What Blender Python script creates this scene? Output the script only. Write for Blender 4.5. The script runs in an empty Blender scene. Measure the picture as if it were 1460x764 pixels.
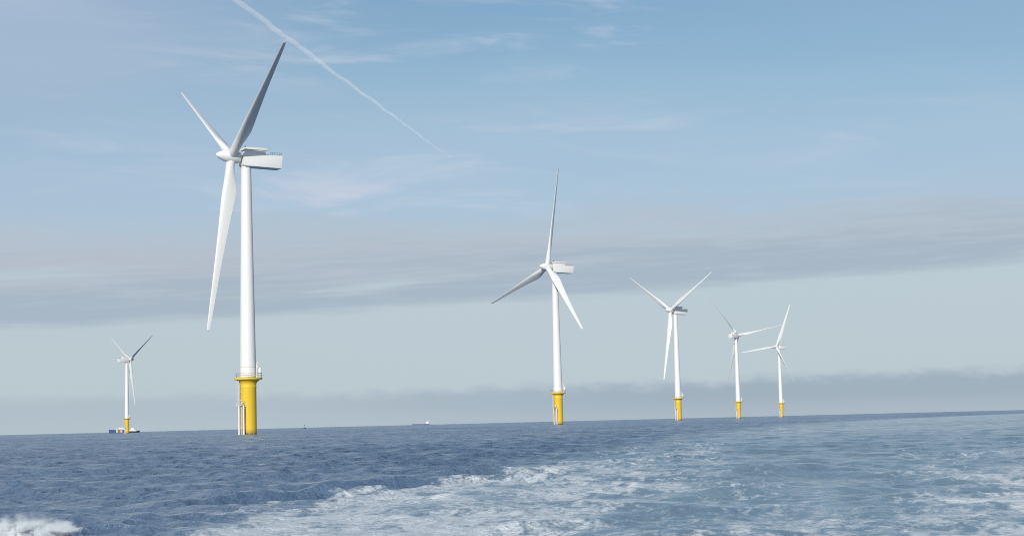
import bpy, bmesh, math, random
import numpy as np
from mathutils import Vector, Matrix

random.seed(7)
RNG = np.random.default_rng(11)
R = math.radians
scene = bpy.context.scene
COL = scene.collection

# ------------------------------------------------------------------ camera
EYE = 1.4
cam_data = bpy.data.cameras.new('camera')
cam_data.sensor_width = 36.0
cam_data.lens = 2400 / 1460 * 36.0
cam_data.clip_start = 0.2
cam_data.clip_end = 120000
cam = bpy.data.objects.new('camera', cam_data)
COL.objects.link(cam)
pitch = math.atan(219.9 / 2400)
cam.matrix_world = (Matrix.Translation((0, 0, EYE))
                    @ Matrix.Rotation(math.pi / 2 + pitch, 4, 'X')
                    @ Matrix.Rotation(-R(1.41), 4, 'Z'))
scene.camera = cam

# ------------------------------------------------------------------ light
SUN_EL = R(21.5)
SUN_LEFT = R(13)                      # the sun stands behind the camera, a little to its left
sun_dir = Vector((-math.sin(SUN_LEFT) * math.cos(SUN_EL), -math.cos(SUN_LEFT) * math.cos(SUN_EL), math.sin(SUN_EL)))
sl = bpy.data.lights.new('sun', 'SUN')
sl.energy = 3.3
sl.angle = R(0.5)
sl.color = (1.0, 0.965, 0.90)
so = bpy.data.objects.new('sun', sl)
so.rotation_euler = sun_dir.to_track_quat('Z', 'Y').to_euler()
so.location = sun_dir * 300
COL.objects.link(so)

scene.view_settings.view_transform = 'Standard'
scene.view_settings.look = 'None'
scene.view_settings.exposure = 0.0
scene.view_settings.gamma = 1.0
scene.view_settings.use_curve_mapping = False
scene.cycles.volume_bounces = 4
scene.cycles.max_bounces = 8
scene.cycles.use_denoising = True
scene.cycles.use_adaptive_sampling = False
scene.cycles.filter_width = 1.0


# ------------------------------------------------------------------ node helper
class NT:
    def __init__(self, tree):
        self.t = tree

    def node(self, kind, ins=None, **props):
        n = self.t.nodes.new(kind)
        for k, v in props.items():
            setattr(n, k, v)
        for k, v in (ins or {}).items():
            self.set(n.inputs[k], v)
        return n

    def set(self, sock, v):
        if isinstance(v, bpy.types.NodeSocket):
            self.t.links.new(v, sock)
        elif isinstance(v, bpy.types.Node):
            self.t.links.new(v.outputs[0], sock)
        else:
            sock.default_value = v

    def m(self, op, a, b=None, c=None, clamp=False):
        n = self.node('ShaderNodeMath', operation=op, use_clamp=clamp)
        for i, v in enumerate((a, b, c)):
            if v is not None:
                self.set(n.inputs[i], v)
        return n.outputs[0]

    def step(self, x, lo, hi, smooth=True):
        n = self.node('ShaderNodeMapRange', {'Value': x, 'From Min': lo, 'From Max': hi, 'To Min': 0.0, 'To Max': 1.0})
        n.interpolation_type = 'SMOOTHSTEP' if smooth else 'LINEAR'
        return n.outputs[0]

    def mixc(self, f, a, b, blend='MIX'):
        n = self.node('ShaderNodeMix', data_type='RGBA', blend_type=blend)
        for i, v in ((0, f), (6, a), (7, b)):
            if isinstance(v, tuple) and len(v) == 3:
                v = v + (1.0,)
            self.set(n.inputs[i], v)
        return n.outputs[2]

    def noise(self, vec, scale, detail=3.0, rough=0.5, distortion=0.0):
        n = self.node('ShaderNodeTexNoise', {'Vector': vec, 'Scale': scale, 'Detail': detail, 'Roughness': rough, 'Distortion': distortion})
        return n.outputs[0]

    def xyz(self, x, y, z):
        return self.node('ShaderNodeCombineXYZ', {0: x, 1: y, 2: z}).outputs[0]


def srgb(r, g, b):
    f = lambda c: (c / 12.92) if c <= 0.04045 else ((c + 0.055) / 1.055) ** 2.4
    return (f(r / 255), f(g / 255), f(b / 255))


# ------------------------------------------------------------------ sky
world = bpy.data.worlds.new('World')
scene.world = world
world.use_nodes = True
wt = world.node_tree
wt.nodes.clear()
W = NT(wt)
SKY_STRENGTH = 0.10
sky = W.node('ShaderNodeTexSky', sky_type='NISHITA')
sky.sun_disc = False
sky.sun_elevation = SUN_EL
sky.sun_rotation = math.pi + SUN_LEFT     # clockwise from +Y
sky.altitude = 0
sky.air_density = 1.0
sky.dust_density = 1.4
sky.ozone_density = 1.4
geo = W.node('ShaderNodeTexCoord')
sep = W.node('ShaderNodeSeparateXYZ', {0: geo.outputs['Generated']})
X, Y, Z = sep.outputs
az = W.m('MULTIPLY', W.m('ARCTAN2', X, Y), 57.29578)           # degrees, 0 straight ahead, + to the right
el = W.m('MULTIPLY', W.m('ARCSINE', Z), 57.29578)
K = 1.0 / SKY_STRENGTH                                            # cloud colours below are given as seen


def seen(r, g, b, k=1.0):
    c = srgb(r, g, b)
    return (c[0] * K * k, c[1] * K * k, c[2] * K * k)


base = W.mixc(1.0, sky.outputs[0], (0.795, 0.94, 0.98), 'MULTIPLY')
# thin high veil, thicker towards the horizon
veil_n = W.noise(W.xyz(W.m('MULTIPLY', az, 0.030), W.m('MULTIPLY', el, 0.16), 3.1), 1.0, 4.0, 0.55)
veil_h = W.m('SUBTRACT', 1.0, W.step(el, 1.0, 16.0))
veil = W.m('MULTIPLY', W.m('ADD', W.m('MULTIPLY', veil_h, 0.62), 0.14), W.step(veil_n, 0.05, 0.75), clamp=True)
veil = W.m('MULTIPLY', veil, W.m('SUBTRACT', 1.0, W.m('MULTIPLY', W.step(el, 14.0, 24.0), 0.2)))
sky1 = W.mixc(veil, base, seen(189, 204, 219))
soft = W.m('MULTIPLY', W.step(el, 4.0, 8.0), W.m('SUBTRACT', 1.0, W.step(el, 8.0, 12.5)))
sky1 = W.mixc(W.m('MULTIPLY', soft, 0.5), sky1, seen(171, 193, 218))
# cirrus wisps
wis_n = W.noise(W.xyz(W.m('MULTIPLY', az, 0.14), W.m('ADD', W.m('MULTIPLY', el, 0.95), W.m('MULTIPLY', az, 0.03)), 7.7), 1.0, 5.0, 0.6, 0.6)
wis_b = W.noise(W.xyz(W.m('MULTIPLY', az, 0.06), W.m('MULTIPLY', el, 0.22), 1.3), 1.0, 2.0, 0.5)
wis = W.m('MULTIPLY', W.m('MULTIPLY', W.step(wis_n, 0.48, 0.80), W.step(W.m('ADD', wis_b, W.m('MULTIPLY', W.step(el, 11.5, 15.0), 0.14)), 0.40, 0.66)), W.step(el, 5.0, 8.0))
sky2 = W.mixc(W.m('MULTIPLY', wis, 0.85), sky1, seen(200, 208, 224))
# faint lavender veil high on the left
lav = W.m('MULTIPLY', W.m('MULTIPLY', W.m('SUBTRACT', 1.0, W.step(az, -18.0, -4.0)), W.step(el, 9.0, 14.0)), W.m('ADD', 0.6, W.m('MULTIPLY', W.step(wis_b, 0.3, 0.6), 0.4)))
sky2 = W.mixc(lav, sky2, seen(178, 193, 216))
# pale clear strip under the grey band
pale = W.m('SUBTRACT', 1.0, W.step(el, 4.0, 7.0))
sky3 = W.mixc(W.m('MULTIPLY', pale, 0.85), sky2, seen(189, 203, 212))
# long grey stratus band: its lower edge climbs to the right
n_edge = W.noise(W.xyz(W.m('MULTIPLY', az, 0.16), W.m('MULTIPLY', el, 0.8), 0.0), 1.0, 4.0, 0.55)
n_low = W.noise(W.xyz(W.m('MULTIPLY', az, 0.22), W.m('MULTIPLY', el, 1.6), 5.0), 1.0, 3.0, 0.5)
lowline = W.m('ADD', W.m('ADD', W.m('MULTIPLY', az, 0.042), 4.12), W.m('MULTIPLY', W.m('SUBTRACT', n_low, 0.5), 0.55))
hiline = W.m('ADD', W.m('ADD', W.m('MULTIPLY', az, 0.012), 7.05), W.m('MULTIPLY', W.m('SUBTRACT', n_edge, 0.5), 2.2))
d_lo = W.m('SUBTRACT', el, lowline)
d_hi = W.m('SUBTRACT', hiline, el)
fine = W.noise(W.xyz(W.m('MULTIPLY', az, 0.30), W.m('SUBTRACT', W.m('MULTIPLY', el, 4.2), W.m('MULTIPLY', az, 0.14)), 6.0), 1.0, 5.0, 0.6, 0.4)
d_lo = W.m('ADD', d_lo, W.m('MULTIPLY', W.m('SUBTRACT', fine, 0.5), 0.45))
band = W.m('MULTIPLY', W.step(d_lo, -0.16, 0.26), W.step(d_hi, -0.8, 1.3))
streak = W.noise(W.xyz(W.m('MULTIPLY', az, 0.075), W.m('SUBTRACT', W.m('MULTIPLY', el, 1.5), W.m('MULTIPLY', az, 0.045)), 2.0), 1.0, 4.0, 0.55, 0.3)
gap = W.m('MULTIPLY', W.step(streak, 0.56, 0.74), 0.65)
band_a = W.m('MULTIPLY', band, W.m('SUBTRACT', 0.95, W.m('ADD', gap, W.m('MULTIPLY', W.step(fine, 0.45, 0.8), 0.35)), clamp=True))
tone_n = W.m('ADD', W.m('MULTIPLY', W.m('SUBTRACT', streak, 0.5), 3.6), W.m('MULTIPLY', W.m('SUBTRACT', fine, 0.5), 2.4))
tone = W.step(W.m('ADD', d_lo, tone_n), 0.2, 2.6)
band_c = W.mixc(tone, seen(168, 183, 198), seen(182, 191, 203))
sky4 = W.mixc(band_a, sky3, band_c)
# low blue-grey bank on the horizon with a bumpy top
n_bank = W.noise(W.xyz(W.m('MULTIPLY', az, 0.8), W.m('MULTIPLY', el, 1.9), 9.0), 1.0, 5.0, 0.6)
n_bank2 = W.noise(W.xyz(W.m('MULTIPLY', az, 0.10), 0.0, 4.0), 1.0, 2.0, 0.5)
topline = W.m('ADD', W.m('ADD', 1.18, W.m('MULTIPLY', W.step(az, -4.0, 16.0), 0.18)),
              W.m('ADD', W.m('MULTIPLY', W.m('SUBTRACT', n_bank, 0.5), 0.75), W.m('MULTIPLY', W.m('SUBTRACT', n_bank2, 0.5), 0.5)))
bank = W.m('MULTIPLY', W.step(W.m('SUBTRACT', topline, el), -0.20, 0.32), W.m('ADD', 0.32, W.m('MULTIPLY', W.step(az, -14.0, 8.0), 0.50)))
bank_c = W.mixc(W.step(el, 0.05, 0.75), seen(167, 182, 194), seen(155, 172, 187))
sky5 = W.mixc(bank, sky4, bank_c)
bg = W.node('ShaderNodeBackground', {'Color': sky5, 'Strength': SKY_STRENGTH})
wo = W.node('ShaderNodeOutputWorld', {'Surface': bg.outputs[0]})


# ------------------------------------------------------------------ materials
def material(name):
    m = bpy.data.materials.new(name)
    m.use_nodes = True
    m.node_tree.nodes.clear()
    return m, NT(m.node_tree)


def paint(name, col, rough=0.4, dirt=0.06, scale=0.8, streaks=0.0, metallic=0.0, dirt_col=(0.30, 0.27, 0.22)):
    """painted steel or gelcoat: slight tone variation, run-off streaks down the surface"""
    m, T = material(name)
    tc = T.node('ShaderNodeTexCoord')
    n = T.noise(tc.outputs['Object'], scale, 5.0, 0.6)
    s = T.node('ShaderNodeMapping', {'Vector': tc.outputs['Object'], 'Scale': (2.2, 2.2, 0.12)})
    n2 = T.noise(s.outputs[0], 1.0, 4.0, 0.6)
    a = T.m('ADD', T.m('MULTIPLY', T.step(n, 0.35, 0.8), dirt), T.m('MULTIPLY', T.step(n2, 0.5, 0.85), streaks), clamp=True)
    c = T.mixc(a, col, dirt_col)
    b = T.node('ShaderNodeBsdfPrincipled', {'Base Color': c, 'Roughness': T.m('ADD', rough, T.m('MULTIPLY', n, 0.12)), 'Metallic': metallic})
    T.node('ShaderNodeOutputMaterial', {'Surface': b.outputs[0]})
    return m


M_TOWER = paint('tower_white_paint', (0.80, 0.79, 0.76), 0.35, 0.03, 0.3, 0.07)
M_BLADE = paint('blade_gelcoat', (0.78, 0.775, 0.75), 0.30, 0.04, 0.25, 0.0)
M_NAC = paint('nacelle_white_gelcoat', (0.80, 0.79, 0.765), 0.35, 0.05, 0.5, 0.06)
M_LID = paint('roof_cream_gelcoat', (0.80, 0.78, 0.70), 0.4, 0.04, 0.5, 0.0)
M_GREY = paint('grey_louvre', (0.30, 0.31, 0.32), 0.5, 0.1, 2.0, 0.05)
M_SEAM = paint('panel_seam_grey', (0.45, 0.45, 0.44), 0.5, 0.1, 2.0, 0.0)
M_FLANGE = paint('flange_off_white', (0.70, 0.69, 0.67), 0.45, 0.1, 1.0, 0.05)
M_STEEL = paint('galvanised_steel', (0.42, 0.42, 0.41), 0.45, 0.2, 3.0, 0.1, 0.3)
M_DARK = paint('dark_steel', (0.06, 0.06, 0.065), 0.5, 0.1, 2.0, 0.0)
M_LANDING = paint('landing_pale_paint', (0.74, 0.72, 0.66), 0.45, 0.12, 1.5, 0.25, 0.0, (0.38, 0.25, 0.13))
M_HULL_BLUE = paint('blue_hull_paint', (0.055, 0.085, 0.22), 0.4, 0.1, 0.5, 0.15)
M_HULL_HAZED = paint('hazed_violet_hull_paint', (0.15, 0.17, 0.33), 0.5, 0.1, 0.5, 0.1)  # violet hull, distance haze put into the colour as a paler tone
M_HULL_DARK = paint('dark_hull_paint', (0.03, 0.035, 0.045), 0.4, 0.1, 0.5, 0.1)
M_SHIP_WHITE = paint('ship_white_paint', (0.78, 0.78, 0.77), 0.4, 0.06, 0.5, 0.08)
M_CREAM = paint('cream_paint', (0.62, 0.52, 0.38), 0.5, 0.15, 0.8, 0.1)
M_RUST = paint('rust_red_paint', (0.28, 0.16, 0.10), 0.6, 0.15, 0.8, 0.2)
M_GLASS = paint('dark_window_glass', (0.02, 0.025, 0.03), 0.1, 0.0, 1.0)


def yellow_paint():
    m, T = material('yellow_foundation_paint')
    tc = T.node('ShaderNodeTexCoord')
    sx = T.node('ShaderNodeSeparateXYZ', {0: tc.outputs['Object']})
    s = T.node('ShaderNodeMapping', {'Vector': tc.outputs['Object'], 'Scale': (2.0, 2.0, 0.10)})
    run = T.noise(s.outputs[0], 1.0, 4.0, 0.62)
    blot = T.noise(tc.outputs['Object'], 0.7, 5.0, 0.6)
    c = T.mixc(T.m('MULTIPLY', T.step(run, 0.48, 0.8), 0.35), (0.84, 0.55, 0.032), (0.60, 0.33, 0.03))
    c = T.mixc(T.m('MULTIPLY', T.step(blot, 0.45, 0.75), 0.22), c, (0.82, 0.58, 0.13))
    # weed and rust band left by the tide
    edge = T.m('ADD', sx.outputs[2], T.m('MULTIPLY', T.m('SUBTRACT', T.noise(s.outputs[0], 2.2, 3.0), 0.5), 1.6))
    c = T.mixc(T.m('MULTIPLY', T.m('SUBTRACT', 1.0, T.step(edge, 0.4, 1.7)), 0.65), c, (0.30, 0.19, 0.055))
    c = T.mixc(T.m('SUBTRACT', 1.0, T.step(edge, 0.1, 0.5)), c, (0.05, 0.055, 0.03))
    b = T.node('ShaderNodeBsdfPrincipled', {'Base Color': c, 'Roughness': T.m('ADD', 0.38, T.m('MULTIPLY', blot, 0.2))})
    T.node('ShaderNodeOutputMaterial', {'Surface': b.outputs[0]})
    return m


M_YELLOW = yellow_paint()


# ------------------------------------------------------------------ mesh helper
class MB:
    def __init__(self):
        self.bm = bmesh.new()

    def box(self, x0, x1, y0, y1, z0, z1, bevel=0.0, mat=0):
        vs = [self.bm.verts.new(p) for p in ((x0, y0, z0), (x1, y0, z0), (x1, y1, z0), (x0, y1, z0),
                                             (x0, y0, z1), (x1, y0, z1), (x1, y1, z1), (x0, y1, z1))]
        fs = [self.bm.faces.new([vs[i] for i in f]) for f in
              ((3, 2, 1, 0), (4, 5, 6, 7), (0, 1, 5, 4), (1, 2, 6, 5), (2, 3, 7, 6), (3, 0, 4, 7))]
        for f in fs:
            f.material_index = mat
        if bevel:
            es = list({e for f in fs for e in f.edges})
            bmesh.ops.bevel(self.bm, geom=es, offset=bevel, segments=2, affect='EDGES', profile=0.6)
        return self

    def prism(self, outline, y0, y1, bevel=0.0):
        """outline of (x, z) pairs, extruded along y"""
        a = [self.bm.verts.new((x, y0, z)) for x, z in outline]
        b = [self.bm.verts.new((x, y1, z)) for x, z in outline]
        n = len(a)
        fs = [self.bm.faces.new(a), self.bm.faces.new(b[::-1])]
        for i in range(n):
            fs.append(self.bm.faces.new((a[i], b[i], b[(i + 1) % n], a[(i + 1) % n])))
        bmesh.ops.recalc_face_normals(self.bm, faces=fs)
        if bevel:
            es = list({e for f in fs for e in f.edges})
            bmesh.ops.bevel(self.bm, geom=es, offset=bevel, segments=2, affect='EDGES', profile=0.6)
        return self

    def tube(self, p, q, r0, r1=None, n=12, cap=True):
        r1 = r0 if r1 is None else r1
        p, q = Vector(p), Vector(q)
        d = (q - p).normalized()
        u = d.orthogonal().normalized()
        v = d.cross(u)
        A, B = [], []
        for i in range(n):
            t = 2 * math.pi * i / n
            o = u * math.cos(t) + v * math.sin(t)
            A.append(self.bm.verts.new(p + o * r0))
            B.append(self.bm.verts.new(q + o * r1))
        for i in range(n):
            f = self.bm.faces.new((A[i], A[(i + 1) % n], B[(i + 1) % n], B[i]))
            f.smooth = True
        if cap:
            self.bm.faces.new(A[::-1])
            self.bm.faces.new(B)
        return self

    def lathe(self, prof, n=48, axis='Z', smooth=True):
        """prof: (r, h) pairs"""
        rings = []
        for r, h in prof:
            ring = []
            for i in range(n):
                t = 2 * math.pi * i / n
                c, s = r * math.cos(t), r * math.sin(t)
                ring.append(self.bm.verts.new((c, s, h) if axis == 'Z' else (h, c, s)))
            rings.append(ring)
        fs = []
        for a, b in zip(rings, rings[1:]):
            for i in range(n):
                f = self.bm.faces.new((a[i], a[(i + 1) % n], b[(i + 1) % n], b[i]))
                f.smooth = smooth
                fs.append(f)
        fs.append(self.bm.faces.new(rings[0][::-1]))
        fs.append(self.bm.faces.new(rings[-1]))
        bmesh.ops.recalc_face_normals(self.bm, faces=fs)
        return self

    def mesh(self, name, *mats):
        me = bpy.data.meshes.new(name)
        self.bm.to_mesh(me)
        self.bm.free()
        for m in mats:
            me.materials.append(m)
        me.set_sharp_from_angle(angle=R(38)) if hasattr(me, 'set_sharp_from_angle') else None
        return me


def link(name, me, parent=None):
    o = bpy.data.objects.new(name, me)
    COL.objects.link(o)
    if parent is not None:
        o.parent = parent
    return o


def tag(o, label=None, cat=None, group=None, kind=None):
    for k, v in (('label', label), ('category', cat), ('group', group), ('kind', kind)):
        if v:
            o[k] = v
    return o


def empty(name, loc):
    o = bpy.data.objects.new(name, None)
    o.empty_display_size = 2
    o.location = loc
    COL.objects.link(o)
    return o


# ------------------------------------------------------------------ the sea
def make_grid_noise(seed):
    rng = np.random.default_rng(seed)
    perm = rng.permutation(256).astype(np.int32)
    ang = rng.random(256).astype(np.float32) * 2 * np.pi
    gx, gy = np.cos(ang), np.sin(ang)

    def perlin(x, y):
        xi = np.floor(x).astype(np.int32)
        yi = np.floor(y).astype(np.int32)
        fx, fy = (x - xi).astype(np.float32), (y - yi).astype(np.float32)
        u = fx * fx * fx * (fx * (fx * 6 - 15) + 10)
        v = fy * fy * fy * (fy * (fy * 6 - 15) + 10)

        def g(ix, iy, dx, dy):
            h = perm[(perm[ix & 255] + iy) & 255]
            return gx[h] * dx + gy[h] * dy
        a = g(xi, yi, fx, fy)
        b = g(xi + 1, yi, fx - 1, fy)
        c = g(xi, yi + 1, fx, fy - 1)
        d = g(xi + 1, yi + 1, fx - 1, fy - 1)
        return (a + (b - a) * u) + ((c + (d - c) * u) - (a + (b - a) * u)) * v

    def fbm(x, y, octaves=4, gain=0.5):
        s = np.zeros_like(x, dtype=np.float32)
        a, f, tot = 1.0, 1.0, 0.0
        for o in range(octaves):
            s += a * perlin(x * f + 17.3 * o, y * f - 9.1 * o)
            tot += a
            a *= gain
            f *= 2.03
        return s / tot * 1.5

    return perlin, fbm


perlin, fbm = make_grid_noise(5)


def sstep(x, a, b):
    t = np.clip((x - a) / (b - a), 0, 1)
    return t * t * (3 - 2 * t)


T_NEAR = (-67.2, 425.1)


def build_sea():
    ratio = 1.0035
    r = [6.0]
    while r[-1] < 3500:
        r.append(r[-1] * ratio)
    r += [4200, 5600, 8000, 12000, 20000, 45000]
    r = np.array(r, np.float64)
    dense = np.arange(-R(38), R(38), 0.0020)
    rest = np.linspace(R(38), 2 * np.pi - R(38), 74)[:-1]
    th = np.concatenate([dense, rest])
    nr, nt = len(r), len(th)
    dth = np.concatenate([np.full(len(dense), 0.0020), np.full(len(rest), rest[1] - rest[0])])
    Rr, Th = np.meshgrid(r, th, indexing='ij')
    x0 = (Rr * np.sin(Th)).ravel().astype(np.float32)
    y0 = (Rr * np.cos(Th)).ravel().astype(np.float32)
    cell = np.maximum(Rr * 0.0035, Rr * dth[None, :]).ravel().astype(np.float32)
    rr = Rr.ravel().astype(np.float32)

    # the boat's wake: w is the distance to the right of its left edge
    w = x0 - (0.156 * y0 - 8.0)
    w = w + 0.8 * perlin(x0 * 0.16 + 3, y0 * 0.10) * np.clip(rr / 40, 0.6, 3.0)
    far = np.clip((y0 - 20) / 200, 0, 1)
    wc = w - np.where(y0 > 60, 0.0003 * (y0 - 60) ** 2, 0)
    inside = sstep(wc + 5 * far * fbm(x0 / 9.0, y0 / 40.0, 3), -0.6 - 9 * far, 1.2 + 9 * far) * (1 - sstep(wc, 16 + 14 * far, 22 + 40 * far)) * (y0 > 0)

    # wind sea: many trochoidal wave trains, dropped where the mesh is too coarse to carry them
    NW = 260
    lam = np.exp(RNG.uniform(np.log(0.2), np.log(9.0), NW)).astype(np.float32)
    head = R(236) + RNG.normal(0, 0.75, NW)
    slope = 0.215 * math.sqrt(2 / NW) * np.interp(np.log(lam), np.log([0.2, 0.5, 1.0, 2.0, 4.0, 9.0]), [1.0, 1.45, 1.50, 0.92, 0.45, 0.28])
    amp = slope * lam / (2 * np.pi)
    ph = RNG.uniform(0, 2 * np.pi, NW)
    gust = 1.0 + 0.55 * fbm(x0 / 60.0, y0 / 60.0, 3) + 0.3 * fbm(x0 / 17.0 + 9, y0 / 17.0, 2)
    gust = np.clip(gust, 0.35, 1.7)
    short = gust * (1 - inside * (0.25 + 0.42 * np.clip((y0 - 30) / 120, 0, 1)))
    short = short * np.clip(1 + 0.9 * fbm(x0 / 1.9 + 40, y0 / 3.5, 3), 0.25, 2.0)
    longw = 1 - 0.25 * inside
    dx = np.zeros_like(x0)
    dy = np.zeros_like(x0)
    dz = np.zeros_like(x0)
    lost = np.zeros_like(x0)
    for i in range(NW):
        k = 2 * np.pi / lam[i]
        kx, ky = k * math.cos(head[i]), k * math.sin(head[i])
        wgt = np.clip(lam[i] / (2.2 * cell) - 0.7, 0, 1)
        mod = short if lam[i] < 2.2 else longw
        lost += (slope[i] * mod) ** 2 * 0.5 * (1 - wgt * wgt)
        sel = wgt > 0
        if not sel.any():
            continue
        p = kx * x0[sel] + ky * y0[sel] + ph[i]
        a = (amp[i] * wgt * mod)[sel]
        c, s = np.cos(p), np.sin(p)
        dz[sel] += a * c
        q = 0.95 * a * s
        dx[sel] -= q * kx / k
        dy[sel] -= q * ky / k

    # waves thrown off by the stern, along the left edge of the wake
    def hump(cx, cy, ux, uy, la, lb, h, skew=0.0):
        n = math.hypot(ux, uy)
        ux_, uy_ = ux / n, uy / n
        a = (x0 - cx) * ux_ + (y0 - cy) * uy_
        b = -(x0 - cx) * uy_ + (y0 - cy) * ux_
        b = b + 0.22 * perlin(x0 * 0.9, y0 * 0.9) + 0.03 * a * a
        lbb = np.where(b > 0, lb * (1 - skew), lb * (1 + skew))
        g = np.exp(-(a / la) ** 2 - (b / lbb) ** 2)
        g2 = np.exp(-(a / la) ** 2 - ((b - 2.1 * lb) / (1.3 * lb)) ** 2)
        return h * g - 0.35 * h * g2
    near = rr < 140
    extra = np.zeros_like(x0)
    for args in ((-5.0, 32.5, 1.0, 0.75, 2.4, 0.7, 0.27, -0.3),
                 (-2.6, 40.5, 1.0, 0.25, 3.4, 0.85, 0.23, -0.25),
                 (-0.2, 46.5, 1.0, 0.5, 2.8, 0.8, 0.21, -0.2),
                 (-6.55, 23.2, 1.0, 0.25, 1.0, 0.42, 0.20, -0.2),
                 (-8.4, 22.6, 1.0, 0.2, 1.5, 0.7, 0.15, -0.1),
                 (3.3, 25.5, 1.0, 0.1, 1.6, 0.6, 0.11, 0.0),
                 (3.9, 31.5, 1.0, 0.1, 1.5, 0.7, 0.10, 0.0),
                 (7.0, 42.5, 1.0, 0.1, 2.0, 0.8, 0.11, 0.0),
                 (0.2, 22.0, 1.0, 0.3, 1.6, 0.5, 0.13, -0.2),
                 (11.0, 33.0, 1.0, -0.1, 2.0, 0.8, 0.13, 0.0),
                 (4.0, 66.0, 1.0, 0.3, 4.0, 1.2, 0.16, 0.0)):
        extra[near] += hump(*args)[near]
    kel = 2 * np.pi / 4.6
    kd = (math.cos(R(152)), math.sin(R(152)))
    env = np.exp(-((w + 2.5) / 3.2) ** 2) * np.exp(-y0 / 130.0) * (y0 > 10) * np.clip(4.6 / (2.6 * cell) - 0.8, 0, 1)
    extra += 0.075 * env * np.cos(kel * (kd[0] * x0 + kd[1] * y0) + 1.4 * perlin(x0 * 0.12, y0 * 0.12))
    # boils in the churned water
    lump = fbm(x0 / 2.6, y0 / 3.4, 3) * 0.11 * inside * np.exp(-y0 / 120.0) * np.clip(2.5 / (2.6 * cell) - 0.5, 0, 1)
    torn = np.exp(-((x0 + 6.55) / 0.8) ** 2 - ((y0 - 23.15) / 0.32) ** 2)
    dz += extra * (1 + 0.3 * fbm(x0 / 0.8 + 2, y0 / 1.2, 3)) + lump + torn * (0.10 * fbm(x0 / 0.22, y0 / 0.25, 4, 0.6))

    # foam: two bands trailed by the hull sides and torn patches between them
    grow = np.clip((y0 - 20) / 50, 0, 4)
    wl = w + 2.1 * np.exp(-((y0 - 33) / 6.0) ** 2) * (x0 < 0) + 1.5 * fbm(x0 * 0.33 + 5, y0 * 0.17, 4)
    left = sstep(wl, -0.5, 0.7) * (1 - sstep(wl, 3.6 + 0.3 * grow, 7.2 + 1.0 * grow))
    rin = 10.2 + 2.6 * grow
    right = sstep(wl, rin - 1.3, rin + 0.8) * (1 - sstep(wl, rin + 4.5, rin + 7.5))
    mid = sstep(wl, 4, 6) * (1 - sstep(wl, 9, 11))
    age = np.exp(-np.clip(y0 - 26, 0, None) / 85.0)
    age_r = np.exp(-np.clip(y0 - 24, 0, None) / 55.0)
    cover = 1.02 * left * age + 0.80 * right * age_r + 0.48 * mid * np.exp(-np.clip(y0 - 22, 0, None) / 22.0)
    cover += 0.16 * inside * np.exp(-np.clip(y0 - 30, 0, None) / 120.0)
    wx = x0 + 0.5 * fbm(x0 * 0.7, y0 * 0.7 + 31, 3)
    wy = y0 + 0.9 * fbm(x0 * 0.7 + 13, y0 * 0.7, 3)
    rid = 1 - np.abs(fbm(wx / 1.15, wy / 1.9, 5, 0.6)) * 2.6            # lacy ridges
    pat = fbm(wx / 2.8 + 7, wy / 5.5, 5, 0.58)
    foam = cover * 0.55 + 0.34 * (rid - 0.45) * np.sqrt(np.clip(cover, 0, 1)) + 0.62 * pat * np.clip(cover * 1.6, 0, 1)
    foam = np.where(cover > 0.02, foam, 0)
    # crests that are just breaking
    for (cx, cy, sx_, sy_, f) in ((-6.7, 23.1, 0.85, 0.55, 1.25), (-7.6, 22.8, 0.8, 0.3, 0.6), (-4.0, 31.2, 1.3, 0.35, 0.55), (-0.6, 43.6, 0.8, 0.4, 0.6)):
        g = np.exp(-((x0 - cx) / sx_) ** 2 - ((y0 - cy) / sy_) ** 2)
        foam = np.maximum(foam, g * (f + 0.7 * fbm(x0 * 2.2, y0 * 2.2, 4)))
    # wash round the nearest foundation
    dt = np.hypot(x0 - T_NEAR[0], (y0 - T_NEAR[1]) * 0.35)
    foam = np.maximum(foam, np.exp(-(dt / 4.2) ** 2) * (0.78 + 0.5 * fbm(x0 / 1.5, y0 / 4.0, 4)))
    aer = np.clip(0.85 * inside * np.exp(-np.clip(y0 - 15, 0, None) / 75.0) * (0.75 + 0.7 * fbm(x0 / 3.0 + 3, y0 / 6.0, 3)) + 0.50 * inside * (1 - np.exp(-y0 / 70.0)), 0, 1)
    aer = np.maximum(aer, 0.35 * np.exp(-(dt / 9.0) ** 2))

    rough = np.clip(np.sqrt(lost) * 1.0, 0, 0.4)
    co = np.empty((nr * nt + 1, 3), np.float32)
    co[:-1, 0] = x0 + dx
    co[:-1, 1] = y0 + dy
    co[:-1, 2] = dz
    co[-1] = (0, 0, 0)
    i = np.arange(nr - 1)[:, None] * nt
    j = np.arange(nt)[None, :]
    jn = (j + 1) % nt
    quads = np.stack([i + j, i + jn, i + nt + jn, i + nt + j], -1).reshape(-1, 4)[:, ::-1]
    tris = np.stack([np.full(nt, nr * nt), np.arange(nt), (np.arange(nt) + 1) % nt], -1)[:, ::-1]
    me = bpy.data.meshes.new('sea')
    nq, ntri = len(quads), len(tris)
    me.vertices.add(len(co))
    me.vertices.foreach_set('co', co.ravel())
    me.loops.add(nq * 4 + ntri * 3)
    me.loops.foreach_set('vertex_index', np.concatenate([quads.ravel(), tris.ravel()]).astype(np.int32))
    me.polygons.add(nq + ntri)
    me.polygons.foreach_set('loop_start', np.concatenate([np.arange(nq) * 4, nq * 4 + np.arange(ntri) * 3]).astype(np.int32))
    me.polygons.foreach_set('use_smooth', np.ones(nq + ntri, bool))
    me.update(calc_edges=True)
    me.validate()
    for nm, arr in (('foam', foam), ('aerated', aer), ('spread', rough), ('calm', inside)):
        at = me.attributes.new(nm, 'FLOAT', 'POINT')
        at.data.foreach_set('value', np.append(arr, 0).astype(np.float32))
    return me


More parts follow.
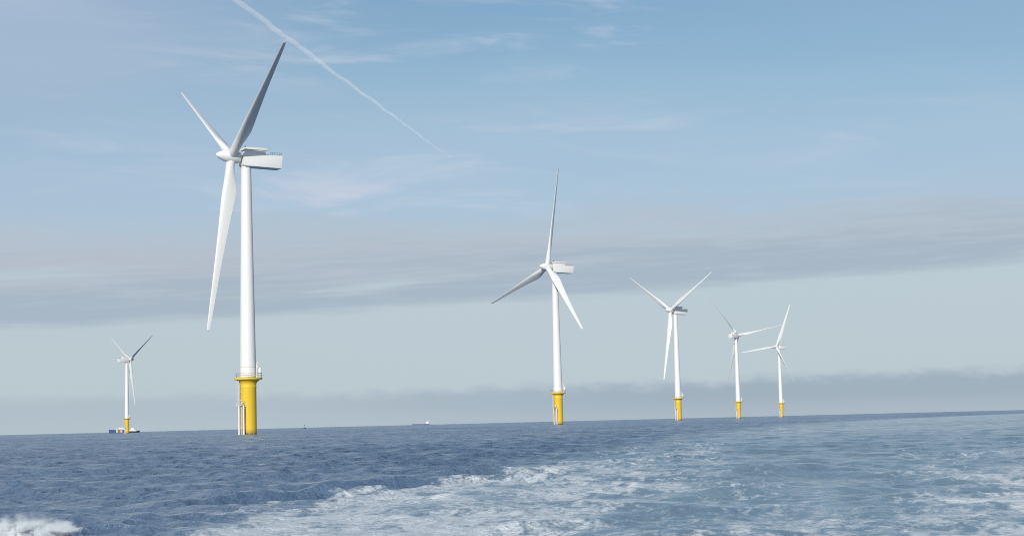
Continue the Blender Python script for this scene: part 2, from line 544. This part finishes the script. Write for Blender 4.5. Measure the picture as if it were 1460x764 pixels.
def sea_material():
    m, T = material('sea_water')
    A = lambda nm: T.node('ShaderNodeAttribute', attribute_name=nm).outputs['Fac']
    tc = T.node('ShaderNodeTexCoord')
    P = tc.outputs['Object']
    foam, aer, spread, calm = A('foam'), A('aerated'), A('spread'), A('calm')
    # ripples too fine for the mesh
    mp = T.node('ShaderNodeMapping', {'Vector': P, 'Rotation': (0, 0, R(-30)), 'Scale': (1.0, 0.55, 1.0)})
    n1 = T.noise(mp.outputs[0], 7.0, 4.0, 0.6, 0.4)
    n2 = T.noise(mp.outputs[0], 0.9, 5.0, 0.62, 0.3)
    n3 = T.noise(mp.outputs[0], 0.16, 4.0, 0.6, 0.3)
    patch = T.noise(P, 0.022, 3.0, 0.55)
    st = T.m('MULTIPLY', T.m('SUBTRACT', 1.0, T.m('MULTIPLY', calm, 0.5)), T.m('ADD', 0.4, T.m('MULTIPLY', patch, 1.2)))
    b1 = T.node('ShaderNodeBump', {'Height': n1, 'Distance': T.m('MULTIPLY', st, 0.085), 'Strength': 1.0})
    sp = T.m('MULTIPLY', st, spread)
    b2 = T.node('ShaderNodeBump', {'Height': n2, 'Distance': T.m('ADD', T.m('MULTIPLY', sp, 2.0), T.m('MULTIPLY', st, 0.13)), 'Strength': 1.0, 'Normal': b1.outputs[0]})
    b3 = T.node('ShaderNodeBump', {'Height': n3, 'Distance': T.m('MULTIPLY', sp, 6.5), 'Strength': 1.0, 'Normal': b2.outputs[0]})
    rough = T.m('ADD', 0.04, T.m('MULTIPLY', spread, 0.8), clamp=True)
    c = T.mixc(aer, (0.095, 0.150, 0.242), (0.20, 0.28, 0.315))
    water = T.node('ShaderNodeBsdfPrincipled', {'Base Color': c, 'Roughness': rough, 'IOR': 1.333, 'Normal': b3.outputs[0]})
    f1 = T.noise(P, 13.0, 5.0, 0.65)
    f2 = T.noise(mp.outputs[0], 4.2, 5.0, 0.62, 0.6)
    fm = T.m('ADD', foam, T.m('ADD', T.m('MULTIPLY', T.m('SUBTRACT', f1, 0.5), 0.75), T.m('MULTIPLY', T.m('SUBTRACT', f2, 0.5), 1.5)))
    fa = T.step(fm, 0.34, 0.86)
    bf = T.node('ShaderNodeBump', {'Height': T.m('ADD', f1, f2), 'Distance': 0.07, 'Strength': 0.9, 'Normal': b2.outputs[0]})
    fo = T.node('ShaderNodeBsdfPrincipled', {'Base Color': (0.72, 0.76, 0.78, 1), 'Roughness': 0.8, 'Normal': bf.outputs[0]})
    mix = T.node('ShaderNodeMixShader', {0: T.m('MULTIPLY', fa, 0.95), 1: water.outputs[0], 2: fo.outputs[0]})
    T.node('ShaderNodeOutputMaterial', {'Surface': mix.outputs[0]})
    return m


sea_me = build_sea()
sea_me.materials.append(sea_material())
sea = tag(link('sea', sea_me), kind='structure')


# ------------------------------------------------------------------ wind turbine parts (shared meshes)
HUB_Z = 70.0
DECK_Z = 14.2


def blade_mesh():
    st = [  # span, chord, thickness ratio, twist deg, chord offset of trailing side
        (0.0, 2.25, 1.0), (1.5, 2.25, 1.0), (3.2, 2.4, 0.92), (5.2, 2.9, 0.66), (7.4, 3.4, 0.46), (9.3, 3.6, 0.37),
        (11.0, 3.45, 0.32), (14.0, 3.1, 0.27), (18.0, 2.65, 0.24), (23.0, 2.15, 0.21), (28.0, 1.75, 0.19), (33.0, 1.45, 0.175),
        (38.0, 1.18, 0.165), (41.5, 0.98, 0.16), (43.6, 0.74, 0.16), (44.2, 0.42, 0.16)]
    zs = [s[0] for s in st]
    n = 26
    bm = bmesh.new()
    rings = []
    Zs = sorted(set([round(z, 3) for z in zs] + [round(v, 3) for v in np.linspace(0, 44.2, 40)]))
    for z in Zs:
        ch = float(np.interp(z, zs, [s[1] for s in st]))
        tk = float(np.interp(z, zs, [s[2] for s in st]))
        tw = R(13.0) * max(0.0, 1 - z / 40.0) ** 1.7
        round_ = 1 - float(np.clip((z - 1.8) / 5.5, 0, 1))
        round_ = round_ ** 1.4
        ring = []
        for i in range(n):
            t = 2 * math.pi * i / n
            cx, cy = 0.5 * math.cos(t), 0.5 * math.sin(t)          # circle, +x is the leading edge
            xc = 0.5 * (1 - math.cos(t))                            # airfoil: 0 at the leading edge
            yt = 5 * (0.2969 * math.sqrt(xc) - 0.126 * xc - 0.3516 * xc ** 2 + 0.2843 * xc ** 3 - 0.1036 * xc ** 4)
            ya = yt * (1 if math.sin(t) >= 0 else -1) * 0.98 + 0.10 * xc * (1 - xc)
            ax, ay = 0.32 - xc, ya * tk
            x = (cx * round_ + ax * (1 - round_)) * ch
            y = (cy * tk * round_ + ay * (1 - round_)) * ch
            xr = x * math.cos(tw) - y * math.sin(tw)
            yr = x * math.sin(tw) + y * math.cos(tw)
            ring.append(bm.verts.new((xr, yr, z)))
        rings.append(ring)
    for a, b in zip(rings, rings[1:]):
        for i in range(n):
            f = bm.faces.new((a[i], a[(i + 1) % n], b[(i + 1) % n], b[i]))
            f.smooth = True
    bm.faces.new(rings[0][::-1])
    bm.faces.new(rings[-1])
    bmesh.ops.recalc_face_normals(bm, faces=bm.faces)
    me = bpy.data.meshes.new('blade')
    bm.to_mesh(me)
    bm.free()
    me.materials.append(M_BLADE)
    return me


def ring_points(rad, n, z, a0=0.0, a1=2 * math.pi):
    return [Vector((rad * math.cos(a0 + (a1 - a0) * i / n), rad * math.sin(a0 + (a1 - a0) * i / n), z)) for i in range(n + 1)]


LAND_A = math.atan2(-0.88, -0.47)        # the boat landing looks this way
ME = {}


def turbine_meshes():
    # tower: three tapering cans with flange rings
    prof = []
    z0, z1, r0, r1 = DECK_Z + 0.15, HUB_Z - 2.15, 2.06, 1.28
    rad = lambda z: r0 + (r1 - r0) * ((z - z0) / (z1 - z0))
    ME['tower'] = MB().lathe([(rad(z), z) for z in np.linspace(z0, z1, 24)], 64).mesh('tower', M_TOWER)
    for k, z in enumerate((z0 + 2.6, z1 - 0.25)):
        b = MB()
        b.lathe([(rad(z) + 0.012, z - 0.12), (rad(z) + 0.03, z - 0.10), (rad(z) + 0.03, z + 0.10), (rad(z) + 0.012, z + 0.12)], 64)
        ME['flange%d' % k] = b.mesh('flange', M_FLANGE)
    # door with its hood
    b = MB()
    b.box(1.96, 2.14, -0.5, 0.5, DECK_Z + 0.7, DECK_Z + 2.9, 0.05)
    ME['door'] = b.mesh('door', M_NAC)
    # foundation
    ME['transition_piece'] = MB().lathe([(2.02, -6), (2.02, 11.7), (2.06, 11.8), (2.06, 12.1), (2.02, 12.2), (2.02, 12.7), (2.3, 13.15), (2.9, 13.65), (2.9, 13.7), (2.02, 13.73)], 64).mesh('transition_piece', M_YELLOW)
    b = MB()
    b.lathe([(2.2, 13.75), (3.5, 13.75), (3.56, 13.8), (3.56, 14.16), (3.5, DECK_Z), (2.2, DECK_Z)], 48, smooth=False)
    ME['platform'] = b.mesh('platform', M_YELLOW)
    b = MB()
    for i in range(16):
        a = 2 * math.pi * i / 16
        c, s = math.cos(a), math.sin(a)
        b.tube((3.42 * c, 3.42 * s, DECK_Z), (3.42 * c, 3.42 * s, DECK_Z + 1.15), 0.045, n=6)
    for zz, rr_ in ((1.15, 0.035), (0.62, 0.025)):
        pts = ring_points(3.42, 32, DECK_Z + zz)
        for p, q in zip(pts, pts[1:]):
            b.tube(p, q, rr_, n=6, cap=False)
    ME['railing'] = b.mesh('railing', M_STEEL)
    # brackets under the deck
    # davit crane and switch cabinet on deck
    b = MB()
    a = R(-28)
    c, s = math.cos(a), math.sin(a)
    px, py = 2.75 * c, 2.75 * s
    b.tube((px, py, DECK_Z), (px, py, DECK_Z + 3.2), 0.16, 0.13, 10)
    b.tube((px, py, DECK_Z + 3.2), (px - 0.9 * s * 0.3, py + 0.9 * c * 0.3, DECK_Z + 3.9), 0.12, 0.10, 10)
    b.tube((px, py, DECK_Z + 2.2), (px + 0.5, py - 0.2, DECK_Z + 3.3), 0.08, 0.08, 8)
    ME['davit_crane'] = b.mesh('davit_crane', M_NAC)
    b = MB()
    b.box(2.75, 3.3, -0.75, 0.15, DECK_Z + 1.2, DECK_Z + 2.5, 0.06)
    b.tube((2.9, -0.3, DECK_Z), (2.9, -0.3, DECK_Z + 1.2), 0.12, n=8)
    ME['deck_cabinet'] = b.mesh('deck_cabinet', M_NAC)
    # boat landing: two fender tubes, ladder, rest platform, upper ladder
    u = Vector((math.cos(LAND_A), math.sin(LAND_A), 0))
    v = Vector((-math.sin(LAND_A), math.cos(LAND_A), 0))
    Zv = Vector((0, 0, 1))
    for k, sgn in enumerate((-1, 1)):
        b = MB()
        p = u * 2.95 + v * 0.72 * sgn
        b.tube(p - Zv * 4, p + Zv * 7.3, 0.24, n=14)
        for zz in (1.6, 6.6):
            b.tube(p + Zv * zz, u * 2.0 + v * 0.55 * sgn + Zv * zz, 0.15, n=10)
        ME['fender_tube%d' % k] = b.mesh('fender_tube', M_LANDING)
    b = MB()
    for sgn in (-1, 1):
        p = u * 2.55 + v * 0.26 * sgn
        b.tube(p - Zv * 3, p + Zv * 8.3, 0.06, n=8)
    for i in range(36):
        zz = -2.6 + i * 0.3
        b.tube(u * 2.55 + v * 0.26 + Zv * zz, u * 2.55 - v * 0.26 + Zv * zz, 0.025, n=6)
    ME['ladder'] = b.mesh('ladder', M_LANDING)
    b = MB()
    c0 = u * 2.75 - v * 0.45 + Zv * 7.33
    for a1, b1 in ((-0.9, 0.9),):
        pts = [c0 + u * x + v * y for x, y in ((-0.65, -0.95), (0.55, -0.95), (0.55, 0.95), (-0.65, 0.95))]
        for p in pts:
            b.tube(p, p + Zv * 1.15, 0.04, n=6)
        for zz in (0.06, 0.6, 1.15):
            for p, q in zip(pts, pts[1:] + pts[:1]):
                b.tube(p + Zv * zz, q + Zv * zz, 0.04 if zz > 0.1 else 0.07, n=6)
        vs0 = [b.bm.verts.new(p) for p in pts]
        vs1 = [b.bm.verts.new(p + Zv * 0.07) for p in pts]
        fs = [b.bm.faces.new(vs0), b.bm.faces.new(vs1[::-1])]
        for i in range(4):
            fs.append(b.bm.faces.new((vs0[i], vs1[i], vs1[(i + 1) % 4], vs0[(i + 1) % 4])))
        bmesh.ops.recalc_face_normals(b.bm, faces=fs)
    ME['rest_platform'] = b.mesh('rest_platform', M_LANDING)
    b = MB()
    for sgn in (-1, 1):
        p = u * 3.0 + v * (-1.0 + 0.24 * sgn)
        b.tube(p + Zv * 7.5, p + Zv * 13.7, 0.05, n=8)
    for i in range(20):
        zz = 7.7 + i * 0.3
        b.tube(u * 3.0 - v * 1.24 + Zv * zz, u * 3.0 - v * 0.76 + Zv * zz, 0.022, n=6)
    for zz in (8.6, 10.6, 12.6):
        b.tube(u * 3.0 - v * 1.0 + Zv * zz, u * 1.9 - v * 0.6 + Zv * zz, 0.05, n=6)
    ME['upper_ladder'] = b.mesh('upper_ladder', M_LANDING)

    # nacelle, +X points upwind; origin on the tower axis at hub height
    b = MB()
    b.prism([(1.25, -1.75), (0.9, -2.1), (-9.0, -2.35), (-9.35, 0.85), (-9.25, 0.95), (0.9, 0.95), (1.25, 0.6)], -1.8, 1.8, 0.10)
    ME['nacelle'] = b.mesh('nacelle', M_NAC)
    b = MB()
    b.prism([(0.7, 0.90), (0.45, 2.30), (-4.7, 2.30), (-4.9, 0.90)], -1.50, 1.50, 0.05)
    ME['roof_box'] = b.mesh('roof_box', M_NAC)
    b = MB()
    b.prism([(1.0, 2.12), (1.0, 2.45), (0.7, 2.72), (-5.0, 2.72), (-5.15, 2.6), (-5.15, 2.12)], -1.78, 1.78, 0.06)
    ME['roof_lid'] = b.mesh('roof_lid', M_LID)
    b = MB()
    for y in (-1.7, 1.7):
        for x in np.linspace(-9.1, -5.9, 6):
            b.tube((x, y, 0.9), (x, y, 1.65), 0.03, n=6)
        for zz in (1.28, 1.65):
            b.tube((-9.1, y, zz), (-5.9, y, zz), 0.03, n=6)
    for zz in (1.28, 1.65):
        b.tube((-9.1, -1.7, zz), (-9.1, 1.7, zz), 0.03, n=6)
    ME['roof_railing'] = b.mesh('roof_railing', M_STEEL)
    b = MB()
    b.tube((-0.2, -0.9, 2.7), (-0.2, -0.9, 3.05), 0.05, n=6)
    b.lathe([(0.01, 3.05), (0.2, 3.06), (0.22, 3.3), (0.15, 3.4), (0.01, 3.41)], 12)
    bmesh.ops.translate(b.bm, verts=[v_ for v_ in b.bm.verts if v_.co.z > 3.049 and abs(v_.co.x) < 0.25 and abs(v_.co.y) < 0.3], vec=(-0.2, -0.9, 0))
    ME['warning_lamp'] = b.mesh('warning_lamp', M_DARK)
    b = MB()
    b.lathe([(1.42, -68.3 + HUB_Z - 4.2), (1.42, -1.9)], 40)
    ME['yaw_collar'] = b.mesh('yaw_collar', M_SEAM)
    # spinner about the rotor axis (+X upwind), origin at the blade axes
    ME['spinner'] = MB().lathe([(0.9, -2.3), (1.30, -2.25), (1.48, -1.8), (1.62, -1.0), (1.66, 0.0), (1.60, 0.9), (1.42, 1.8), (1.12, 2.7),
                                (0.80, 3.4), (0.55, 3.8), (0.30, 4.02), (0.06, 4.1)], 48, 'X').mesh('spinner', M_NAC)
    ME['blade'] = blade_mesh()


turbine_meshes()


def add_part(name, key, parent, mat=None):
    o = link(name, ME[key], parent)
    if mat is not None:
        o.matrix_local = mat
    return o


def make_turbine(x, y, yaw_deg, theta_deg, pitch_deg, label):
    """yaw: heading of the upwind axis, degrees from +X; theta: clockwise seen from upwind; pitch 90 is feathered"""
    root = empty('wind_turbine', (x, y, 0))
    tag(root, label, 'wind turbine', 'offshore wind turbines standing in a row in the sea')
    tw = add_part('tower', 'tower', root)
    for k in range(2):
        add_part('flange', 'flange%d' % k, tw)
    d = add_part('door', 'door', tw, Matrix.Rotation(R(35), 4, 'Z'))
    tp = add_part('transition_piece', 'transition_piece', root)
    pf = add_part('platform', 'platform', root)
    add_part('railing', 'railing', pf)
    add_part('davit_crane', 'davit_crane', pf)
    add_part('deck_cabinet', 'deck_cabinet', pf)
    ld = add_part('boat_landing', 'rest_platform', root)
    add_part('fender_tube', 'fender_tube0', ld)
    add_part('fender_tube', 'fender_tube1', ld)
    add_part('ladder', 'ladder', ld)
    add_part('ladder', 'upper_ladder', ld)
    yaw = R(yaw_deg)
    a = Vector((math.cos(yaw), math.sin(yaw), 0))
    up = Vector((0, 0, 1))
    nm = Matrix.Translation((0, 0, HUB_Z)) @ Matrix.Rotation(yaw, 4, 'Z')
    na = add_part('nacelle', 'nacelle', root, nm)
    add_part('roof_box', 'roof_box', na)
    add_part('roof_lid', 'roof_lid', na)
    add_part('railing', 'roof_railing', na)
    add_part('warning_lamp', 'warning_lamp', na)
    tilt = R(4.67)
    a2 = a * math.cos(tilt) + up * math.sin(tilt)
    u2 = up * math.cos(tilt) - a * math.sin(tilt)
    h = u2.cross(a2)
    hub = Vector((0, 0, HUB_Z)) + a2 * 3.9
    sm = Matrix((a2, -h, u2)).transposed().to_4x4()
    add_part('spinner', 'spinner', root, Matrix.Translation(hub) @ sm)
    cone = R(3.3)
    p = R(pitch_deg)
    for k in range(3):
        t = R(theta_deg + 120 * k)
        s = u2 * math.cos(t) + h * math.sin(t)
        tan = h * math.cos(t) - u2 * math.sin(t)
        sp = s * math.cos(cone) + a2 * math.sin(cone)
        ax = a2 * math.cos(cone) - s * math.sin(cone)
        c = tan * math.cos(p) + ax * math.sin(p)
        th = sp.cross(c)
        mm = Matrix((c, th, sp)).transposed().to_4x4()
        add_part('blade', 'blade', root, Matrix.Translation(hub + sp * 0.6) @ mm)
    return root


make_turbine(-67.2, 425.1, 209.3, 61.7, 84, 'nearest and tallest white wind turbine, its dark raised blade pointing at the contrail')
make_turbine(19.1, 753.7, 212.5, 12.3, 62, 'white wind turbine right of centre with one blade pointing straight up')
make_turbine(103.9, 1078.0, 217.1, 62.3, 20, 'white wind turbine with blades in a Y, right of the one with an upright blade')
make_turbine(188.2, 1426.6, 53.0, 39.0, 72, 'second wind turbine from the right, one blade lying almost level to the right')
make_turbine(265.6, 1689.2, 220.4, 24.7, 150, 'rightmost wind turbine, one blade lying almost level to the left')
make_turbine(-371.0, 1612.4, 43.5, 58.2, 84, 'small far wind turbine at the left edge, standing in front of two vessels')


# ------------------------------------------------------------------ vessels
def hull_mesh(name, L, B, T, D_bow, D_mid, D_stern, mats, bow_frac=0.25):
    """hull along X, bow at -L/2"""
    bm = bmesh.new()
    secs = []
    for i in range(15):
        f = i / 14
        x = -L / 2 + L * f
        wd = B / 2 * min(1.0, (f / bow_frac) ** 0.55) if f < bow_frac else B / 2
        wd = max(wd, 0.08)
        top = D_bow + (D_mid - D_bow) * min(1, f / (bow_frac * 1.25)) if f < 0.6 else D_mid + (D_stern - D_mid) * ((f - 0.6) / 0.4)
        rake = (1 - min(1, f / bow_frac)) * 0.9
        secs.append([bm.verts.new((x + rake * 1.2, -wd * 0.72, -T)), bm.verts.new((x, -wd, top)), bm.verts.new((x, wd, top)), bm.verts.new((x + rake * 1.2, wd * 0.72, -T))])
    for a, b in zip(secs, secs[1:]):
        for i in range(4):
            bm.faces.new((a[i], a[(i + 1) % 4], b[(i + 1) % 4], b[i]))
    bm.faces.new(secs[0][::-1])
    bm.faces.new(secs[-1])
    bmesh.ops.recalc_face_normals(bm, faces=bm.faces)
    me = bpy.data.meshes.new(name)
    bm.to_mesh(me)
    bm.free()
    for m in mats:
        me.materials.append(m)
    return me


def windows(name, xs, y, z, w, hgt, parent):
    for x in xs:
        link(name, MB().box(x - w / 2, x + w / 2, y - 0.06, y + 0.06, z, z + hgt).mesh(name, M_GLASS), parent)


def work_ship(x, y, rz):
    root = empty('work_ship', (x, y, 0))
    root.rotation_euler.z = rz
    tag(root, 'blue-hulled work ship with cream deck gear, half hidden behind the far left turbine', 'ship')
    link('hull', hull_mesh('hull', 36, 9, 2, 5.6, 5.0, 2.2, [M_HULL_BLUE], 0.22), root)
    h1 = link('deckhouse', MB().box(-7, 5.5, -3.8, 3.8, 4.4, 7.0, 0.1).mesh('deckhouse', M_SHIP_WHITE), root)
    windows('window', [-6 + 1.6 * i for i in range(7)], -3.8, 5.3, 0.8, 0.8, h1)
    w1 = link('wheelhouse', MB().prism([(-2.0, 7.0), (-2.6, 9.6), (3.4, 9.6), (3.4, 7.0)], -3.2, 3.2, 0.08).mesh('wheelhouse', M_SHIP_WHITE), root)
    windows('window', [-1.6 + 1.2 * i for i in range(4)], -3.2, 8.2, 0.95, 0.9, w1)
    link('mast', MB().tube((0.5, 0, 9.6), (0.5, 0, 13.5), 0.18, 0.08, 8).tube((0.5, -1.2, 12), (0.5, 1.2, 12), 0.07, n=6).mesh('mast', M_SHIP_WHITE), root)
    for xx, l, c in ((-5.0, 2.6, M_CREAM), (-1.8, 2.6, M_RUST), (1.6, 3.0, M_CREAM), (8.5, 3.2, M_CREAM)):
        link('deck_container', MB().box(xx - l / 2, xx + l / 2, -4.9, -3.9 if xx < 6 else 1.5, 0.6 if xx < 6 else 3.0, 4.6, 0.08).mesh('deck_container', c), root)
    return root


def tug(x, y, rz):
    root = empty('tug_boat', (x, y, 0))
    root.rotation_euler.z = rz
    tag(root, 'small dark-hulled boat with white cabin, just right of the far left turbine', 'boat')
    link('hull', hull_mesh('hull', 19, 5.5, 1.2, 3.4, 2.2, 2.0, [M_HULL_DARK], 0.3), root)
    link('bulwark_rail', MB().tube((-7.5, -2.6, 3.2), (9, -2.75, 2.5), 0.12, n=8).tube((-7.5, 2.6, 3.2), (9, 2.75, 2.5), 0.12, n=8).mesh('bulwark_rail', M_RUST), root)
    c = link('cabin', MB().prism([(-3.2, 2.2), (-3.5, 4.6), (6, 4.3), (6.4, 2.2)], -2.0, 2.0, 0.1).mesh('cabin', M_SHIP_WHITE), root)
    windows('window', [-2.2 + 1.7 * i for i in range(4)], -2.0, 3.3, 0.9, 0.7, c)
    w1 = link('wheelhouse', MB().prism([(-0.2, 4.5), (-0.5, 7.2), (4, 7.2), (4.2, 4.4)], -1.7, 1.7, 0.08).mesh('wheelhouse', M_SHIP_WHITE), root)
    windows('window', [0.6 + 1.1 * i for i in range(3)], -1.7, 5.8, 0.85, 0.85, w1)
    link('mast', MB().tube((2, 0, 7.2), (2.3, 0, 10.2), 0.12, 0.06, 8).mesh('mast', M_DARK), root)
    return root


def cargo_ship(x, y, rz):
    root = empty('cargo_ship', (x, y, 0))
    root.rotation_euler.z = rz
    tag(root, 'distant cargo ship on the horizon with long violet-blue hull and white bridge aft', 'ship')
    link('hull', hull_mesh('hull', 92, 14, 3, 8.0, 6.2, 6.8, [M_HULL_HAZED], 0.15), root)
    for i in range(4):
        link('hatch_cover', MB().box(-32 + i * 15, -19.5 + i * 15, -5, 5, 6.0, 8.2, 0.2).mesh('hatch_cover', M_SEAM), root)
    s = link('superstructure', MB().box(28, 41, -6.2, 6.2, 6.4, 15.5, 0.2).box(29, 38, -7.0, 7.0, 15.5, 19.5, 0.2).mesh('superstructure', M_SHIP_WHITE), root)
    windows('window', [30 + 1.6 * i for i in range(5)], -7.0, 17.0, 1.2, 1.3, s)
    link('funnel', MB().tube((38.5, 0, 15), (39.5, 0, 23), 1.7, 1.4, 16).mesh('funnel', M_SHIP_WHITE), root)
    link('mast', MB().tube((31, 0, 19.5), (31, 0, 27), 0.35, 0.15, 8).mesh('mast', M_SHIP_WHITE), root)
    link('foremast', MB().tube((-42, 0, 7.5), (-42, 0, 15), 0.3, 0.12, 8).mesh('foremast', M_SEAM), root)
    return root


def buoy(x, y):
    root = empty('marker_buoy', (x, y, 0))
    tag(root, 'tiny dark marker buoy on the horizon right of the nearest turbine', 'buoy')
    link('float', MB().lathe([(0.3, -0.8), (1.6, -0.5), (1.8, 0.2), (1.5, 0.9), (0.4, 1.1)], 20).mesh('float', M_HULL_DARK), root)
    b = MB()
    for i in range(4):
        a = math.pi / 4 + i * math.pi / 2
        b.tube((1.2 * math.cos(a), 1.2 * math.sin(a), 0.9), (0.4 * math.cos(a), 0.4 * math.sin(a), 4.2), 0.09, n=6)
    link('cage', b.mesh('cage', M_HULL_DARK), root)
    link('top_mark', MB().lathe([(0.55, 4.2), (0.6, 4.3), (0.05, 5.7)], 14).mesh('top_mark', M_HULL_DARK), root)
    return root


work_ship(-608.0, 2600.0, R(8))
tug(-588.0, 2600.0, R(10) + math.pi)
cargo_ship(-505.0, 9000.0, R(3))
buoy(-300.0, 2400.0)


# ------------------------------------------------------------------ spray thrown up by the breaking stern wave
def spray_mesh():
    rng = random.Random(4)
    base = bmesh.new()
    bmesh.ops.create_icosphere(base, subdivisions=1, radius=1.0)
    bv = [v.co.copy() for v in base.verts]
    bf = [[v.index for v in f.verts] for f in base.faces]
    base.free()
    V, F = [], []

    def drop(p, r):
        o = len(V)
        st = (rng.uniform(0.7, 1.3), rng.uniform(0.7, 1.3), rng.uniform(0.7, 1.5))
        for v in bv:
            V.append((p[0] + v.x * r * st[0], p[1] + v.y * r * st[1], p[2] + v.z * r * st[2]))
        for f in bf:
            F.append([o + i for i in f])
    plumes = []
    for _ in range(70):
        px = -6.7 + rng.uniform(-0.65, 0.65)
        env = max(0.15, 1 - ((px + 6.75) / 0.85) ** 2)
        plumes.append((px, 23.1 + rng.gauss(0, 0.18), env * rng.uniform(0.02, 0.23), env))
    for px, py, ht, env in plumes:
        lean = rng.uniform(-0.15, 0.25)
        for _ in range(int(120 + 200 * env)):
            t = rng.random() ** 1.6
            drop((px + lean * t * ht * 2 + rng.gauss(0, 0.04), py + rng.gauss(0, 0.05), 0.06 + 0.07 * env + t * ht + rng.gauss(0, 0.012)),
                 rng.uniform(0.0015, 0.0055) * (1.5 - t))
    for _ in range(60):
        drop((-5.7 + rng.gauss(0, 0.8), 23.2 + rng.gauss(0, 0.3), 0.10 + abs(rng.gauss(0, 0.05))), rng.uniform(0.002, 0.005))
    me = bpy.data.meshes.new('sea_spray')
    me.from_pydata(V, [], F)
    me.polygons.foreach_set('use_smooth', np.ones(len(F), bool))
    m, T = material('spray_droplets')
    tc = T.node('ShaderNodeTexCoord')
    n = T.noise(tc.outputs['Object'], 6.0, 2.0)
    b = T.node('ShaderNodeBsdfPrincipled', {'Base Color': T.mixc(n, (0.78, 0.81, 0.83), (0.86, 0.88, 0.89)), 'Roughness': 0.5})
    T.node('ShaderNodeOutputMaterial', {'Surface': b.outputs[0]})
    me.materials.append(m)
    return me


tag(link('sea_spray', spray_mesh()), kind='stuff')


# ------------------------------------------------------------------ contrail: a long thin cloud of ice 3 km up
def contrail():

    P0, P1 = CONTRAIL
    n, k = 260, 14
    d = (P1 - P0).normalized()
    side = d.cross(Vector((0, 0, 1))).normalized()
    up = side.cross(d)
    L = (P1 - P0).length
    V, F = [], []
    xs = np.linspace(0, 1, n).astype(np.float32)
    w1 = fbm(xs * 12, xs * 0 + 2.2, 4)
    w2 = fbm(xs * 60, xs * 0 + 8.2, 4)
    w3 = fbm(xs * 40, xs * 0 + 5.2, 3)
    for i in range(n):
        f = float(xs[i])
        c = P0 + d * (L * f) + side * (float(w1[i]) * 26) + up * (float(w3[i]) * 10)
        rad = (19 + 12 * f) * (1 + 0.2 * float(w2[i]))
        rad *= 1 - 0.92 * max(0.0, (f - 0.2) / 0.8)
        for j in range(k):
            a = 2 * math.pi * j / k
            lump = 1 + 0.06 * float(fbm(np.array([f * 90 + 3 * math.cos(a)], np.float32), np.array([3 * math.sin(a)], np.float32), 2)[0])
            V.append(c + (side * math.cos(a) + up * math.sin(a)) * max(0.5, rad * lump))
    for i in range(n - 1):
        for j in range(k):
            F.append((i * k + j, i * k + (j + 1) % k, (i + 1) * k + (j + 1) % k, (i + 1) * k + j))
    F.append(tuple(range(k))[::-1])
    F.append(tuple((n - 1) * k + j for j in range(k)))
    me = bpy.data.meshes.new('contrail')
    me.from_pydata([tuple(v) for v in V], [], F)
    bm = bmesh.new()
    bm.from_mesh(me)
    bmesh.ops.recalc_face_normals(bm, faces=bm.faces)
    bm.to_mesh(me)
    bm.free()
    m, T = material('contrail_ice')
    vol = T.node('ShaderNodeVolumePrincipled', {'Color': (0.98, 0.98, 1.0, 1), 'Density': 0.0042, 'Anisotropy': -0.35})
    T.node('ShaderNodeOutputMaterial', {'Volume': vol.outputs[0]})
    me.materials.append(m)
    return tag(link('contrail', me), 'thin white contrail slanting down across the blue sky', 'contrail')


CONTRAIL = (Vector((-2150, 10100, 3000)), Vector((-600, 19300, 3000)))
contrail()
